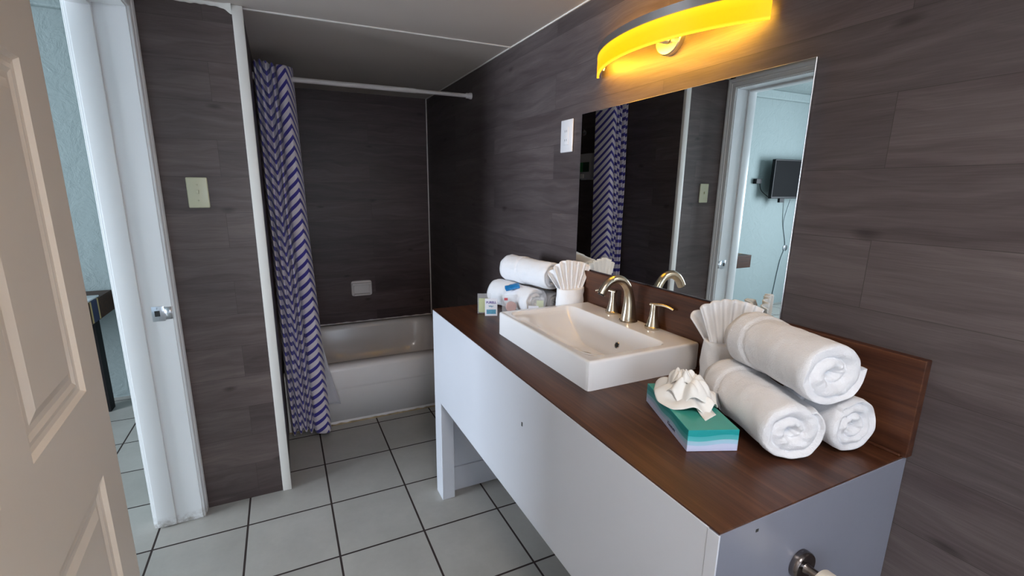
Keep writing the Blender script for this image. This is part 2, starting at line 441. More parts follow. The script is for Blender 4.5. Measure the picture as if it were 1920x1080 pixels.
# trims: white corner strip of the alcove opening, ceiling seam, corner beads
bm = bmesh.new(); box(bm, XB - 0.030, XB + 0.007, YS - 0.009, YS + 0.012, 0.0, H, bev=0.003)
struct('trim_1', bm, 'trimw', smooth=True)
struct('trim_2', bx(XB - 0.005, XW, YS + 0.012, YS + 0.020, H - 0.0045, H), 'trimw')
struct('trim_3', bx(XW - 0.006, XW, YB - 0.006, YB, 0.36, H), 'trimw')
struct('trim_4', bx(XW - 0.005, XW, YN, YB, H - 0.005, H), 'trimw')
bm = bmesh.new()   # knobbly plaster bead where the switch wall meets the ceiling
n = 60; rows = []
for i in range(n + 1):
    x = XL + (XB - 0.03 - XL) * i / n
    k = 0.012 + 0.006 * noise.noise(Vector((x * 40, 0, 3))) + (0.02 * math.exp(-((i - n) / 4.0) ** 2))
    rows.append([(x, YS + 0.001, H), (x, YS - k * 0.6, H), (x, YS - 0.006, H - k * 0.7), (x, YS + 0.001, H - k)])
grid(bm, rows); struct('trim_5', bm, 'trimw', smooth=True)

# door frame of the bedroom doorway: jambs, head, stop strip, moulded casing, strike plate
fr = bpy.data.objects.new('trim_6', None); COL.objects.link(fr); fr['kind'] = 'structure'
bm = bmesh.new()
box(bm, XLO - 0.004, XL + 0.001, YD1, YD1 + 0.02, 0, ZD + 0.02, bev=0.002)
obj('jamb', bm, 'jamb', fr)
obj('jamb', bx(XLO - 0.004, XL + 0.001, YD0 - 0.02, YD0, 0, ZD + 0.02, bev=0.002), 'jamb', fr)
obj('jamb_head', bx(XLO - 0.004, XL + 0.001, YD0, YD1, ZD, ZD + 0.02, bev=0.002), 'jamb', fr)
bm = bmesh.new(); box(bm, XLO + 0.006, -0.505, YD1 - 0.012, YD1, 0.006, ZD, bev=0.003)
obj('door_stop', bm, 'jamb', fr, True)
obj('door_stop', bx(XLO + 0.006, -0.505, YD0, YD0 + 0.012, 0.0, ZD, bev=0.003), 'jamb', fr, True)
obj('door_stop', bx(XLO + 0.006, -0.505, YD0 + 0.012, YD1 - 0.012, ZD - 0.012, ZD, bev=0.003), 'jamb', fr, True)
# casing profile: (distance from opening, thickness)
CP = [(0.004, 0.0), (0.004, 0.008), (0.009, 0.0105), (0.013, 0.0085), (0.028, 0.0095), (0.032, 0.0125), (0.037, 0.0105), (0.048, 0.014), (0.056, 0.014), (0.0595, 0.0)]
def casing(x, sgn, name):
    bm = bmesh.new()
    rows = []
    for dd, tt in CP:
        X = x + sgn * tt
        rows.append([(X, YD1 + dd, 0.0), (X, YD1 + dd, ZD + dd), (X, YD0 - dd, ZD + dd), (X, YD0 - dd, 0.0)])
    grid(bm, rows); return obj(name, bm, 'jamb', fr)
casing(XL, 1, 'casing'); casing(XLO, -1, 'casing')
# strike plate on the far jamb
sp = bmesh.new()
box(sp, -0.478, -0.437, YD1 - 0.0018, YD1 + 0.001, 0.874, 0.932, bev=0.0006)
rows = []
for i in range(7):
    a = i / 6 * PI / 2
    X = -0.437 + 0.0145 + 0.011 * math.sin(a); Y = YD1 - 0.001 + 0.009 * (1 - math.cos(a))
    rows.append([(X - 0.0145 * (1 if i == 0 else 0), Y, 0.880), (X - 0.0145 * (1 if i == 0 else 0), Y, 0.928)])
g_ = bmesh.new(); grid(g_, rows)
o = obj('strike_plate', sp, 'steel', fr, True)
lip = obj('strike_lip', g_, 'steel', o, True)
md = lip.modifiers.new('s', 'SOLIDIFY'); md.thickness = 0.0018
bm = bx(-0.469, -0.452, YD1 - 0.0024, YD1 - 0.0015, 0.893, 0.915, bev=0.0003)
obj('latch_hole', bm, 'dark', o)
for z in (0.884, 0.924):
    s_ = lathe([(0.0035, 0), (0.003, 0.0012), (0.0, 0.0014)], 14, False); s_.transform(Matrix.Translation((-0.460, YD1 - 0.0015, z)) @ Matrix.Rotation(PI / 2, 4, 'X'))
    obj('screw', s_, 'steel', o, True)

# open door leaf, folded back against the left wall (6 moulded panels)
dl = bpy.data.objects.new('door_1', None); COL.objects.link(dl); dl['kind'] = 'structure'
dl.location = (-0.366, 1.15, 0.012); dl.rotation_euler = (0, 0, math.atan2(-0.997, 0.078))
# local x runs from the hinge edge towards the camera, local +y is the room side
LW, LT, LH = 0.86, 0.033, 1.90
PX = [(0.112, 0.378), (0.482, 0.748)]
PZ = [(0.22, 0.815), (0.990, 1.56), (1.655, 1.80)]
def leaf():
    bm = bmesh.new()
    xs = sorted({0, LW} | {v for p in PX for v in p}); zs = sorted({0, LH} | {v for p in PZ for v in p})
    for side in (0, 1):
        y = 0 if side == 0 else -LT; sg = 1 if side == 0 else -1
        for i in range(len(xs) - 1):
            for j in range(len(zs) - 1):
                x0, x1, z0, z1 = xs[i], xs[i + 1], zs[j], zs[j + 1]
                if (x0, x1) in PX and (z0, z1) in PZ:
                    rings = []
                    for ins, dep in ((0, 0), (0.006, 0.007), (0.014, 0.008), (0.022, 0.0065), (0.030, 0.0095), (0.040, 0.0095), (0.056, 0.004)):
                        rings.append([(x0 + ins, y - sg * dep, z0 + ins), (x1 - ins, y - sg * dep, z0 + ins), (x1 - ins, y - sg * dep, z1 - ins), (x0 + ins, y - sg * dep, z1 - ins)])
                    V = grid(bm, rings, True); bm.faces.new(V[-1])
                else:
                    bm.faces.new([bm.verts.new(p) for p in ((x0, y, z0), (x1, y, z0), (x1, y, z1), (x0, y, z1))])
    for a, b, c, d in (((0, 0, 0), (0, -LT, 0), (0, -LT, LH), (0, 0, LH)), ((LW, 0, 0), (LW, -LT, 0), (LW, -LT, LH), (LW, 0, LH)), ((0, 0, 0), (LW, 0, 0), (LW, -LT, 0), (0, -LT, 0)), ((0, 0, LH), (LW, 0, LH), (LW, -LT, LH), (0, -LT, LH))):
        bm.faces.new([bm.verts.new(p) for p in (a, b, c, d)])
    bmesh.ops.remove_doubles(bm, verts=bm.verts, dist=0.0002)
    return bm
obj('door_leaf', leaf(), 'door', dl)
for z in (0.2, 0.95, 1.7):
    obj('hinge', sweep([(-0.006, -LT + 0.002, z), (-0.006, -LT + 0.002, z + 0.08)], 0.005, 12), 'steel', dl, True)

# ================================================================== BATHTUB
def bathtub():
    t = thing('bathtub', 'white enamel alcove bathtub behind the chevron curtain', 'bathtub', (0, 0, 0))
    x0, x1, y0, y1, zt = XB + 0.008, XW - 0.003, YT, YB - 0.002, 0.362
    cx, cy = (x0 + x1) / 2, (y0 + y1) / 2
    bm = bmesh.new(); N = 96
    def rr(ix0, ix1, iy0, iy1, rad, z):
        out = []
        a, b = (ix1 - ix0) / 2, (iy1 - iy0) / 2; mx, my = (ix0 + ix1) / 2, (iy0 + iy1) / 2
        for k in range(N):
            th = 2 * PI * (k + 0.5) / N; c, s = math.cos(th), math.sin(th)
            e = 2.0 / rad
            out.append((mx + a * math.copysign(abs(c) ** e, c), my + b * math.copysign(abs(s) ** e, s), z))
        return out
    rows = [rr(x0, x1, y0, y1, 60, 0.02), rr(x0, x1, y0, y1, 60, zt - 0.02), rr(x0 + .002, x1 - .002, y0 + 0.004, y1, 50, zt - 0.008), rr(x0 + .004, x1 - .004, y0 + 0.014, y1 - 0.002, 40, zt)]
    rim = [(x0 + 0.06, x1 - 0.055, y0 + 0.075, y1 - 0.05, 9, zt), (x0 + 0.075, x1 - 0.062, y0 + 0.087, y1 - 0.062, 8, zt - 0.006), (x0 + 0.09, x1 - 0.070, y0 + 0.095, y1 - 0.07, 7.5, zt - 0.03),
           (x0 + 0.19, x1 - 0.085, y0 + 0.115, y1 - 0.09, 7, zt - 0.16), (x0 + 0.26, x1 - 0.10, y0 + 0.14, y1 - 0.115, 6, zt - 0.26), (x0 + 0.32, x1 - 0.15, y0 + 0.19, y1 - 0.16, 5, zt - 0.295), (x0 + 0.45, x1 - 0.3, y0 + 0.3, y1 - 0.3, 3, zt - 0.305)]
    rows += [rr(*q) for q in rim]
    V = grid(bm, rows, True); bm.faces.new(V[-1]); bm.faces.new(V[0])
    obj('tub_basin', bm, 'tubw', t, 'all')
    # apron: broad roll under the rim, then a slightly recessed flat skirt
    prof = [(y0 + 0.016, 0.362), (y0 + 0.004, 0.358), (y0 - 0.006, 0.348), (y0 - 0.010, 0.335), (y0 - 0.010, 0.235), (y0 - 0.006, 0.224), (y0 + 0.000, 0.215), (y0 + 0.001, 0.10), (y0 + 0.000, 0.02), (y0 + 0.0, 0.0), (y0 + 0.02, 0.0)]
    bm = bmesh.new(); grid(bm, [[(x, y, z) for y, z in prof] for x in (x0, x1)])
    obj('apron', bm, 'tubw', t, True)
    # wavy bead of stained caulk along the floor
    bm = bmesh.new(); rows = []
    for i in range(121):
        x = x0 + (x1 - x0) * i / 120; k = 0.006 + 0.004 * noise.noise(Vector((x * 30, 1, 2)))
        rows.append([(x, y0 - 0.003, k * 1.3), (x, y0 - 0.003 - k * 0.7, k * 0.7), (x, y0 - 0.003 - k, 0.0005)])
    grid(bm, rows); obj('caulk_bead', bm, 'caulk', t, True)
    return t
bathtub()
# white caulk line where the tub meets the back wall
bm = bmesh.new(); rows = []
for i in range(81):
    x = XB + 0.01 + (XW - XB - 0.02) * i / 80; k = 0.007 + 0.004 * noise.noise(Vector((x * 22, 5, 2)))
    rows.append([(x, YB - 0.001, 0.362 + k), (x, YB - 0.003 - k * 0.3, 0.362 + k * 0.5), (x, YB - 0.004 - k * 0.5, 0.363)])
grid(bm, rows); struct('trim_7', bm, 'tubw')

# soap dish on the back wall
t = thing('soap_dish', 'white ceramic soap dish set into the alcove wall above the bathtub', 'soap dish', (0.513, YB, 0.627))
bm = bmesh.new(); N = 40
def rrect(w_, h_, y, e=9, dz=0): 
    out = []
    for k in range(N):
        th = 2 * PI * k / N; c, s = math.cos(th), math.sin(th)
        out.append((w_ * math.copysign(abs(c) ** (2 / e), c), y, dz + h_ * math.copysign(abs(s) ** (2 / e), s)))
    return out
V = grid(bm, [rrect(0.077, 0.059, -0.0005), rrect(0.076, 0.058, -0.008), rrect(0.070, 0.052, -0.012), rrect(0.062, 0.036, -0.011, 7, -0.008), rrect(0.056, 0.031, -0.002, 7, -0.008), rrect(0.03, 0.015, -0.001, 5, -0.008)], True)
bm.faces.new(V[-1]); obj('dish_body', bm, 'tubw', t, True)
bm = bmesh.new(); box(bm, -0.072, 0.072, -0.034, -0.008, 0.026, 0.044, bev=0.006, seg=3); obj('grab_bar', bm, 'tubw', t, True)
bm = bmesh.new(); box(bm, -0.060, 0.060, -0.040, -0.008, -0.052, -0.040, bev=0.005, seg=3); obj('ledge', bm, 'tubw', t, True)

# shower arm and head on the return wall
t = thing('shower_fixture', 'small chrome shower head just showing past the curtain edge', 'shower head', (XB + 0.005, 3.12, 1.80))
P = catmull([(0, 0, 0), (0.05, 0, 0.008), (0.11, 0, -0.010), (0.145, 0, -0.045)], 6)
obj('arm', sweep(P, 0.009, 14, up=Vector((0, 1, 0))), 'chrome', t, True)
h_ = lathe([(0.010, 0), (0.013, -0.015), (0.026, -0.032), (0.032, -0.046), (0.030, -0.052), (0.0, -0.052)], 24)
h_.transform(Matrix.Translation((0.145, 0, -0.045)) @ Matrix.Rotation(-0.65, 4, 'Y')); obj('head', h_, 'chrome', t, True)
fl = lathe([(0.026, 0), (0.024, 0.006), (0.012, 0.010)], 24); fl.transform(Matrix.Rotation(PI / 2, 4, 'Y')); obj('flange', fl, 'chrome', t, True)

# soap dispenser on the return wall (seen in the mirror)
t = thing('soap_dispenser', 'clear and white wall soap dispenser with green label, seen in the mirror beside the curtain', 'soap dispenser', (XB + 0.004, 3.04, 1.545))
obj('body', bx(0, 0.055, -0.09, 0.09, -0.095, 0.095, bev=0.012, seg=3), 'clear', t, True)
obj('back_plate', bx(0, 0.006, -0.093, 0.093, -0.098, 0.098, bev=0.002), 'white_pl', t)
M['green'] = plain('green_label', (0.03, 0.22, 0.07), 0.5); M['dgreen'] = plain('dark_green_label', (0.01, 0.06, 0.03), 0.5)
obj('label_panel', bx(0.0555, 0.0565, -0.09 + 0.012, 0.0, -0.04, 0.03), 'dgreen', t); obj('label_panel', bx(0.0555, 0.0565, 0.0, 0.078, -0.04, 0.03), 'green', t)
obj('pump_button', bx(0.055, 0.066, -0.02, 0.02, -0.088, -0.055, bev=0.004), 'white_pl', t, True)

# curtain rod
RY, RZ = 2.662, 1.899
t = thing('curtain_rod', 'white tension shower curtain rod spanning the tub alcove', 'curtain rod', (XB + 0.004, RY, RZ))
Lr = XW - XB - 0.006
obj('rod_tube', sweep([(0.0, 0, 0), (0.80, 0, 0.0)], 0.0125, 20, up=Vector((0, 1, 0))), 'rod', t, True)
obj('rod_tube', sweep([(0.80, 0, 0), (Lr - 0.012, 0, 0.0)], 0.0105, 20, up=Vector((0, 1, 0))), 'rod', t, True)
obj('end_cap', sweep([(Lr - 0.034, 0, 0), (Lr - 0.030, 0, 0), (Lr - 0.016, 0, 0), (Lr - 0.012, 0, 0), (Lr, 0, 0)], [0.0135, 0.0145, 0.0145, 0.017, 0.018], 20, up=Vector((0, 1, 0))), 'rod', t, True)
obj('end_cap', sweep([(0, 0, 0), (0.012, 0, 0), (0.03, 0, 0)], [0.018, 0.017, 0.0145], 20, up=Vector((0, 1, 0))), 'rod', t, True)

# curtain: accordion folds; UV in metres on the cloth
def curtain():
    t = thing('shower_curtain', 'blue and white chevron shower curtain bunched against the return wall', 'shower curtain', (0, 0, 0))
    # plan of the folds at the top and the bottom (x, y)
    top = [(-0.064, 2.680), (-0.054, 2.612), (-0.045, 2.662), (-0.031, 2.603), (-0.021, 2.652), (-0.006, 2.612), (0.010, 2.655), (0.020, 2.604), (0.036, 2.650), (0.042, 2.600), (0.076, 2.590), (0.104, 2.655), (0.116, 2.735)]
    bot = [(-0.050, 2.630), (-0.036, 2.560), (-0.020, 2.620), (-0.006, 2.550), (0.006, 2.600), (0.022, 2.560), (0.036, 2.610), (0.050, 2.545), (0.066, 2.600), (0.082, 2.545), (0.140, 2.540), (0.156, 2.600), (0.150, 2.640)]
    chev = [0.0, 0.024, 0.034, 0.055, 0.063, 0.080, 0.098, 0.107, 0.121, 0.130, 0.160, 0.205, 0.240]   # position across the chevron columns
    NV = 80; z0, z1 = 0.035, 1.955
    tc = catmull([(p_[0], p_[1], q_) for p_, q_ in zip(top, chev)], 8); bc = catmull([(a, b, 0) for a, b in bot], 8)
    us = [p_.z for p_ in tc]
    for p_ in tc: p_.z = 0
    bm = bmesh.new(); uvl = bm.loops.layers.uv.new('UVMap'); rows = []
    for j in range(NV + 1):
        v = j / NV; z = z1 + (z0 - z1) * v; k = v ** 1.15; row = []
        for i in range(len(tc)):
            p = tc[i].lerp(bc[i], k)
            wob = 0.006 * noise.noise(Vector((us[i] * 14, z * 2.2, 1.3))) * min(1, v * 3)
            sag = 0.010 * math.sin(us[i] * 30) if j == 0 else 0
            row.append(Vector((p.x + wob, p.y + wob * 1.5, z + sag + (0.012 * math.sin(us[i] * 22) if j == NV else 0))))
        rows.append(row)
    V = [[bm.verts.new(p) for p in row] for row in rows]
    for j in range(NV):
        for i in range(len(tc) - 1):
            q = bm.faces.new((V[j][i], V[j][i + 1], V[j + 1][i + 1], V[j + 1][i]))
            for lp, (a, b) in zip(q.loops, ((i, j), (i + 1, j), (i + 1, j + 1), (i, j + 1))):
                lp[uvl].uv = (us[a], z1 + (z0 - z1) * b / NV)
    o = obj('curtain_cloth', bm, 'curtain', t, 'all')
    md = o.modifiers.new('s', 'SOLIDIFY'); md.thickness = 0.0012
    # sheer liner tail inside the fold
    bm = bmesh.new(); rows = []
    uvl = bm.loops.layers.uv.new('UVMap')
    for j in range(25):
        v = j / 24; z = 0.60 - 0.43 * v
        rows.append([(0.125 + 0.012 * v + (0.012 + 0.072 * v ** 1.3) * s, 2.643 - 0.02 * v - 0.008 * math.sin(s * 5 + v) , z - 0.02 * s * v) for s in [q / 12 for q in range(13)]])
    grid(bm, rows); lo = obj('liner', bm, 'liner', t, 'all')
    md = lo.modifiers.new('s', 'SOLIDIFY'); md.thickness = 0.0008
    for i in range(3):
        rg = bmesh.new(); cx_ = -0.03 + 0.05 * i
        sweep([(cx_, RY + 0.0185 * math.cos(a), RZ + 0.004 + 0.0185 * math.sin(a)) for a in [2 * PI * k / 24 for k in range(25)]], 0.0017, 8, up=Vector((1, 0, 0)), bm=rg)
        obj('ring', rg, 'white_pl', t, True)
curtain()

# ================================================================== VANITY
v = thing('vanity', 'long white painted vanity counter base with open space below', 'vanity', (0, 0, 0))
TA = ZV - 0.004
bm = bmesh.new()
zb = 0.474
box(bm, XV, XV + 0.02, VN + 0.02, VF, zb, TA, bev=0.0015)                     # long apron
obj('apron', bm, 'vanw', v)
obj('leg', bx(XV, XV + 0.058, VF - 0.084, VF, 0.0, zb, bev=0.002), 'vanw', v)
M['greyp'] = painted('grey_end_paint', (0.21, 0.22, 0.27), False, 0.32)  # vanity paint darkened: shade on the near end put into the colour
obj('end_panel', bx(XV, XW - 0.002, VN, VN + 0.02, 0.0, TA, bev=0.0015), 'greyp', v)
obj('corner_strip', bx(XV - 0.0012, XV + 0.002, VN - 0.0004, VN + 0.020, 0.0, TA - 0.001, bev=0.0004), 'vanw', v)
bm = bx(XV + 0.058, XW - 0.002, VF - 0.032, VF - 0.012, 0.0, TA - 0.02); box(bm, XV + 0.062, XW - 0.002, VF - 0.040, VF - 0.030, 0.0, 0.12, bev=0.003)
obj('far_panel', bm, 'vanw', v)
obj('far_rail', bx(XV + 0.02, XW - 0.002, VF - 0.012, VF, zb, TA), 'vanw', v)
dents = bmesh.new()
box(dents, XV - 0.0006, XV + 0.001, 1.02, 1.026, 0.735, 0.747, bev=0.0003)
obj('paint_chip', dents, 'dark', v)
dents = bmesh.new()
box(dents, XV + 0.083, XV + 0.089, VN - 0.0006, VN + 0.001, 0.846, 0.851, bev=0.0003)
obj('paint_chip', dents, 'dark', v)

# brown counter top with a cut-out for the basin, and its backsplash
c = thing('countertop', 'brown wood laminate countertop under the sink and towels', 'countertop', (0, 0, 0))
hx0, hx1, hy0, hy1 = 0.685, 0.965, 0.905, 1.40
bm = bmesh.new()
ex, ey0, ey1 = XV + 0.0008, VN + 0.0008, VF - 0.001
for a in ((ex, hx0, ey0, ey1), (hx1, XW - 0.001, ey0, ey1), (hx0, hx1, ey0, hy0), (hx0, hx1, hy1, ey1)):
    box(bm, a[0], a[1], a[2], a[3], ZV - 0.0035, ZV)
bmesh.ops.remove_doubles(bm, verts=bm.verts, dist=0.0001)
obj('top_sheet', bm, 'wood', c)
bm = bmesh.new(); box(bm, XV + 0.022, hx0, VN + 0.022, VF - 0.036, ZV - 0.03, ZV - 0.0036); box(bm, hx1, XW - 0.003, VN + 0.022, VF - 0.036, ZV - 0.03, ZV - 0.0036)
box(bm, hx0, hx1, VN + 0.022, hy0, ZV - 0.03, ZV - 0.0036); box(bm, hx0, hx1, hy1, VF - 0.036, ZV - 0.03, ZV - 0.0036)
obj('substrate', bm, 'blackw', c)
bm = bmesh.new(); box(bm, XW - 0.0205, XW - 0.0005, VN - 0.006, 1.60, ZV + 0.0002, 1.068, bev=0.0015)
bs_ = tag(obj('backsplash', bm, 'woodb'), 'brown wood board standing along the wall below the mirror', 'backsplash')
bm = bmesh.new(); box(bm, XW - 0.0265, XW - 0.0205, VN + 0.002, 1.60, ZV + 0.0002, ZV + 0.006, bev=0.002); obj('caulk_line', bm, 'woodb', bs_)

# ---------------------------------------------------------------- sink
SX0, SX1, SY0, SY1, SZ = 0.665, 1.043, 0.887, 1.419, 0.952
def sink():
    t = thing('sink', 'white rectangular porcelain vessel sink on the brown countertop', 'sink', (0, 0, 0))
    bx0, bx1, by0, by1, D = 0.688, 0.952, 0.912, 1.394, 0.104
    def axis_pts(a, b, c, d, n):
        pts = [a + (b - a) * i / 6 for i in range(6)]
        pts += [b + (c - b) * (0.5 - 0.5 * math.cos(PI * i / n)) for i in range(n)]
        pts += [c + (d - c) * i / 6 for i in range(7)]
        return pts
    e = 0.007
    X = axis_pts(SX0 + e, bx0, bx1, SX1 - e, 54); Y = axis_pts(SY0 + e, by0, by1, SY1 - e, 74)
    def depth(x, y):
        dx0, dx1, dy0, dy1 = x - bx0, bx1 - x, y - by0, by1 - y
        if min(dx0, dx1, dy0, dy1) <= 0: return 0.0
        # rounded corners: signed distance to a rounded rectangle
        rad = 0.035; qx = max(rad - min(dx0, dx1), 0); qy = max(rad - min(dy0, dy1), 0)
        dd = min(min(dx0, dx1), min(dy0, dy1)) if not (qx and qy) else rad - math.hypot(qx, qy)
        if dd <= 0: return 0.0
        lip = 0.010 * smoothstep(0, 0.010, dd)
        body = smoothstep(0, 0.20, dx0) ** 0.8 * smoothstep(0, 0.038, dx1) ** 0.8 * smoothstep(-0.01, 0.17, dy0) ** 0.9 * smoothstep(-0.01, 0.15, dy1) ** 0.9
        return lip + (D - 0.010) * body * smoothstep(0, 0.02, dd)
    bm = bmesh.new()
    rows = [[(x, y, SZ - depth(x, y)) for y in Y] for x in X]
    V = grid(bm, rows)
    # outside skirt: rounded top edge then straight down
    ring = [V[0][j] for j in range(len(Y))] + [V[i][-1] for i in range(1, len(X))] + [V[-1][j] for j in range(len(Y) - 2, -1, -1)] + [V[i][0] for i in range(len(X) - 2, 0, -1)]
    prev = ring; cx_, cy_ = (SX0 + SX1) / 2, (SY0 + SY1) / 2
    base = [vv.co.copy() for vv in ring]
    for k, (off, z) in enumerate(((0.003, -0.0006), (0.0055, -0.003), (0.007, -0.007), (0.007, -0.0794), (0.004, -0.0797))):
        cur = []
        for p in base:
            q = p.copy(); sxn = 1 if p.x > SX1 - e - 1e-6 else (-1 if p.x < SX0 + e + 1e-6 else 0); syn = 1 if p.y > SY1 - e - 1e-6 else (-1 if p.y < SY0 + e + 1e-6 else 0)
            m_ = 0.72 if sxn and syn else 1.0
            q.x += sxn * off * m_; q.y += syn * off * m_; q.z = SZ + z; cur.append(bm.verts.new(q))
        n_ = len(cur)
        for a in range(n_):
            bm.faces.new((prev[a], prev[(a + 1) % n_], cur[(a + 1) % n_], cur[a]))
        prev = cur
    obj('basin', bm, 'porc', t, True)
    # overflow hole and drain
    oh = lathe([(0.0, 0.0005), (0.0085, 0.0005), (0.0088, 0.002), (0.0105, 0.003), (0.0115, 0.001), (0.0115, -0.001)], 24, False)
    ox = 0.9335; oy = 1.105
    oz = SZ - depth(ox, oy)
    dzx = (depth(ox + 0.004, oy) - depth(ox - 0.004, oy)) / 0.008
    nrm = Vector((dzx, 0, 1)).normalized()
    oh.transform(Matrix.Translation((ox, oy, oz)) @ nrm.to_track_quat('Z', 'Y').to_matrix().to_4x4())
    obj('overflow_ring', oh, 'chrome', t, True)
    oi = lathe([(0.0, 0.0012), (0.0078, 0.0010)], 20, False); oi.transform(Matrix.Translation((ox, oy, oz)) @ nrm.to_track_quat('Z', 'Y').to_matrix().to_4x4())
    obj('overflow_hole', oi, 'dark', t)
    lx = 0.9225; lz = SZ - depth(lx, oy - 0.008)
    n2 = Vector(((depth(lx + 0.004, oy) - depth(lx - 0.004, oy)) / 0.008, 0, 1)).normalized()
    up_ = Vector((0, 0, 1)); xa = Vector((0, -1, 0)); ya = n2.cross(xa).normalized()
    mw = Matrix(((xa.x, ya.x, n2.x, lx), (xa.y, ya.y, n2.y, oy - 0.008), (xa.z, ya.z, n2.z, lz + 0.0003), (0, 0, 0, 1)))
    M['logo'] = plain('grey_print', (0.25, 0.22, 0.2), 0.5)
    text_mesh('maker_mark', 'KOHLER', 0.0062, 'logo', t, mw)
    dr = lathe([(0.0, 0.004), (0.013, 0.004), (0.015, 0.002), (0.0165, 0.0015), (0.021, 0.0015), (0.022, -0.001)], 28, False)
    dx_, dy_ = 0.845, 1.15; dr.transform(Matrix.Translation((dx_, dy_, SZ - depth(dx_, dy_) + 0.0005))); obj('drain', dr, 'nickel', t, True)
sink()

# ---------------------------------------------------------------- faucet (spout and two lever handles)
fa = thing('faucet', 'brushed nickel arched faucet with two lever handles on the sink deck', 'faucet', (1.003, 1.142, SZ + 0.0004))
P = catmull([(0.0, 0, 0.003), (0.001, 0, 0.030), (-0.001, 0, 0.070), (-0.010, 0, 0.108), (-0.034, 0, 0.136), (-0.066, 0, 0.142), (-0.094, 0, 0.128), (-0.114, 0, 0.100)], 6)
n = len(P)
R_ = []
for i in range(n):
    s = i / (n - 1)
    w0 = 0.027 * (1 - smoothstep(0, 0.45, s)) + 0.0145 * smoothstep(0, 0.45, s)
    R_.append((w0, w0 * 0.86))
obj('spout', sweep(P, R_, 28, up=Vector((0, 1, 0))), 'nickel', fa, True)
b_ = lathe([(0.029, 0), (0.030, 0.002), (0.028, 0.0045)], 32); obj('spout_base', b_, 'nickel', fa, True)
ae = sweep([(-0.1135, 0, 0.1005), (-0.1155, 0, 0.0965)], 0.0105, 20, up=Vector((0, 1, 0))); obj('aerator', ae, 'dark', fa, True)
for k, (dx, dy, ang) in enumerate(((0.017, 0.103, 2.05), (0.012, -0.098, -1.25))):
    e = bmesh.new(); e.free()
    hb = lathe([(0.0225, 0), (0.0235, 0.002), (0.0235, 0.007), (0.0215, 0.009), (0.0205, 0.0095), (0.0165, 0.024), (0.0125, 0.042), (0.0105, 0.062), (0.0105, 0.076), (0.0095, 0.0795), (0.0, 0.0805)], 32, False, (dx, dy, 0))
    hd = obj('handle', hb, 'nickel', fa, True)
    ca, sa = math.cos(ang), math.sin(ang)
    LP_ = catmull([(dx - 0.010 * ca, dy - 0.010 * sa, 0.0765), (dx + 0.008 * ca, dy + 0.008 * sa, 0.0780), (dx + 0.03 * ca, dy + 0.03 * sa, 0.0790), (dx + 0.052 * ca, dy + 0.052 * sa, 0.0755), (dx + 0.064 * ca, dy + 0.064 * sa, 0.0715)], 5)
    RR = [(0.0105 - 0.0035 * smoothstep(0, 0.5, i / (len(LP_) - 1)) + 0.0015 * smoothstep(0.6, 1, i / (len(LP_) - 1)), 0.0052 - 0.0012 * i / (len(LP_) - 1)) for i in range(len(LP_))]
    obj('lever', sweep(LP_, RR, 18), 'nickel', hd, True)

# ================================================================== MIRROR
m = thing('wall_mirror', 'large frameless rectangular mirror resting on the brown backsplash', 'mirror', (0, 0, 0))
MY0, MY1, MZ0, MZ1 = 0.681, 1.532, 1.072, 1.648
bm = bx(XW - 0.007, XW - 0.001, MY0, MY1, MZ0, MZ1, bev=0.0008, seg=1); obj('glass_edge', bm, 'steel', m)
bm = bmesh.new(); bm.faces.new([bm.verts.new(p) for p in ((XW - 0.0072, MY0 + 0.0015, MZ0 + 0.0015), (XW - 0.0072, MY0 + 0.0015, MZ1 - 0.0015), (XW - 0.0072, MY1 - 0.0015, MZ1 - 0.0015), (XW - 0.0072, MY1 - 0.0015, MZ0 + 0.0015))])
obj('mirror_glass', bm, 'mirror', m)

# ================================================================== WALL LAMP
la = thing('wall_lamp', 'curved yellow glowing bar lamp on the wall above the mirror', 'wall lamp', (0, 0, 0))
LY0, LY1, LZ0, LZ1 = 0.792, 1.428, 1.750, 1.806
yc = (LY0 + LY1) / 2; hc = (LY1 - LY0) / 2; sag = 0.112
Rr = (hc * hc + sag * sag) / (2 * sag); xc = XW - 0.019 - sag + Rr
def arc_row(y_frac, off, z):
    a0 = math.asin(hc / Rr); a = -a0 + 2 * a0 * y_frac
    return (xc - (Rr + off) * math.cos(a), yc + (Rr + off) * math.sin(a), z)
def arc_band(off0, off1, z0, z1, seg=64, f0=0.0, f1=1.0):
    bm = bmesh.new(); uvl = bm.loops.layers.uv.new('UVMap'); rows = []
    prof = [(off1, z0), (off1, z1), (off0, z1), (off0, z0)]
    for i in range(seg + 1): rows.append([arc_row(f0 + (f1 - f0) * i / seg, o_, z_) for o_, z_ in prof])
    V = grid(bm, rows, True); bm.faces.new(V[0]); bm.faces.new(V[-1])
    for q in bm.faces:
        for lp in q.loops: lp[uvl].uv = (lp.vert.co.y, (lp.vert.co.z - z0) / (z1 - z0))
    return bm
obj('diffuser', arc_band(-0.004, 0.004, LZ0, LZ1), 'lamp', la, True)
obj('metal_shell', arc_band(-0.012, -0.0045, LZ0 + 0.006, LZ1 + 0.012), 'steel', la, True)
obj('metal_shell', arc_band(-0.012, 0.006, LZ1 + 0.0005, LZ1 + 0.022), 'steel', la, True)
led = obj('led_strip', arc_band(-0.020, -0.0125, LZ0 + 0.018, LZ0 + 0.044, 64, 0.05, 0.955), 'led', la)
pl_ = lathe([(0.050, 0), (0.050, 0.014), (0.047, 0.017), (0.0, 0.017)], 40, True); pl_.transform(Matrix.Translation((XW - 0.0005, yc, 1.800)) @ Matrix.Rotation(-PI / 2, 4, 'Y')); obj('wall_plate', pl_, 'steel', la, True)
obj('arm', sweep([(XW - 0.02, yc, 1.79), (XW - 0.12, yc, 1.79)], 0.012, 16), 'steel', la, True)

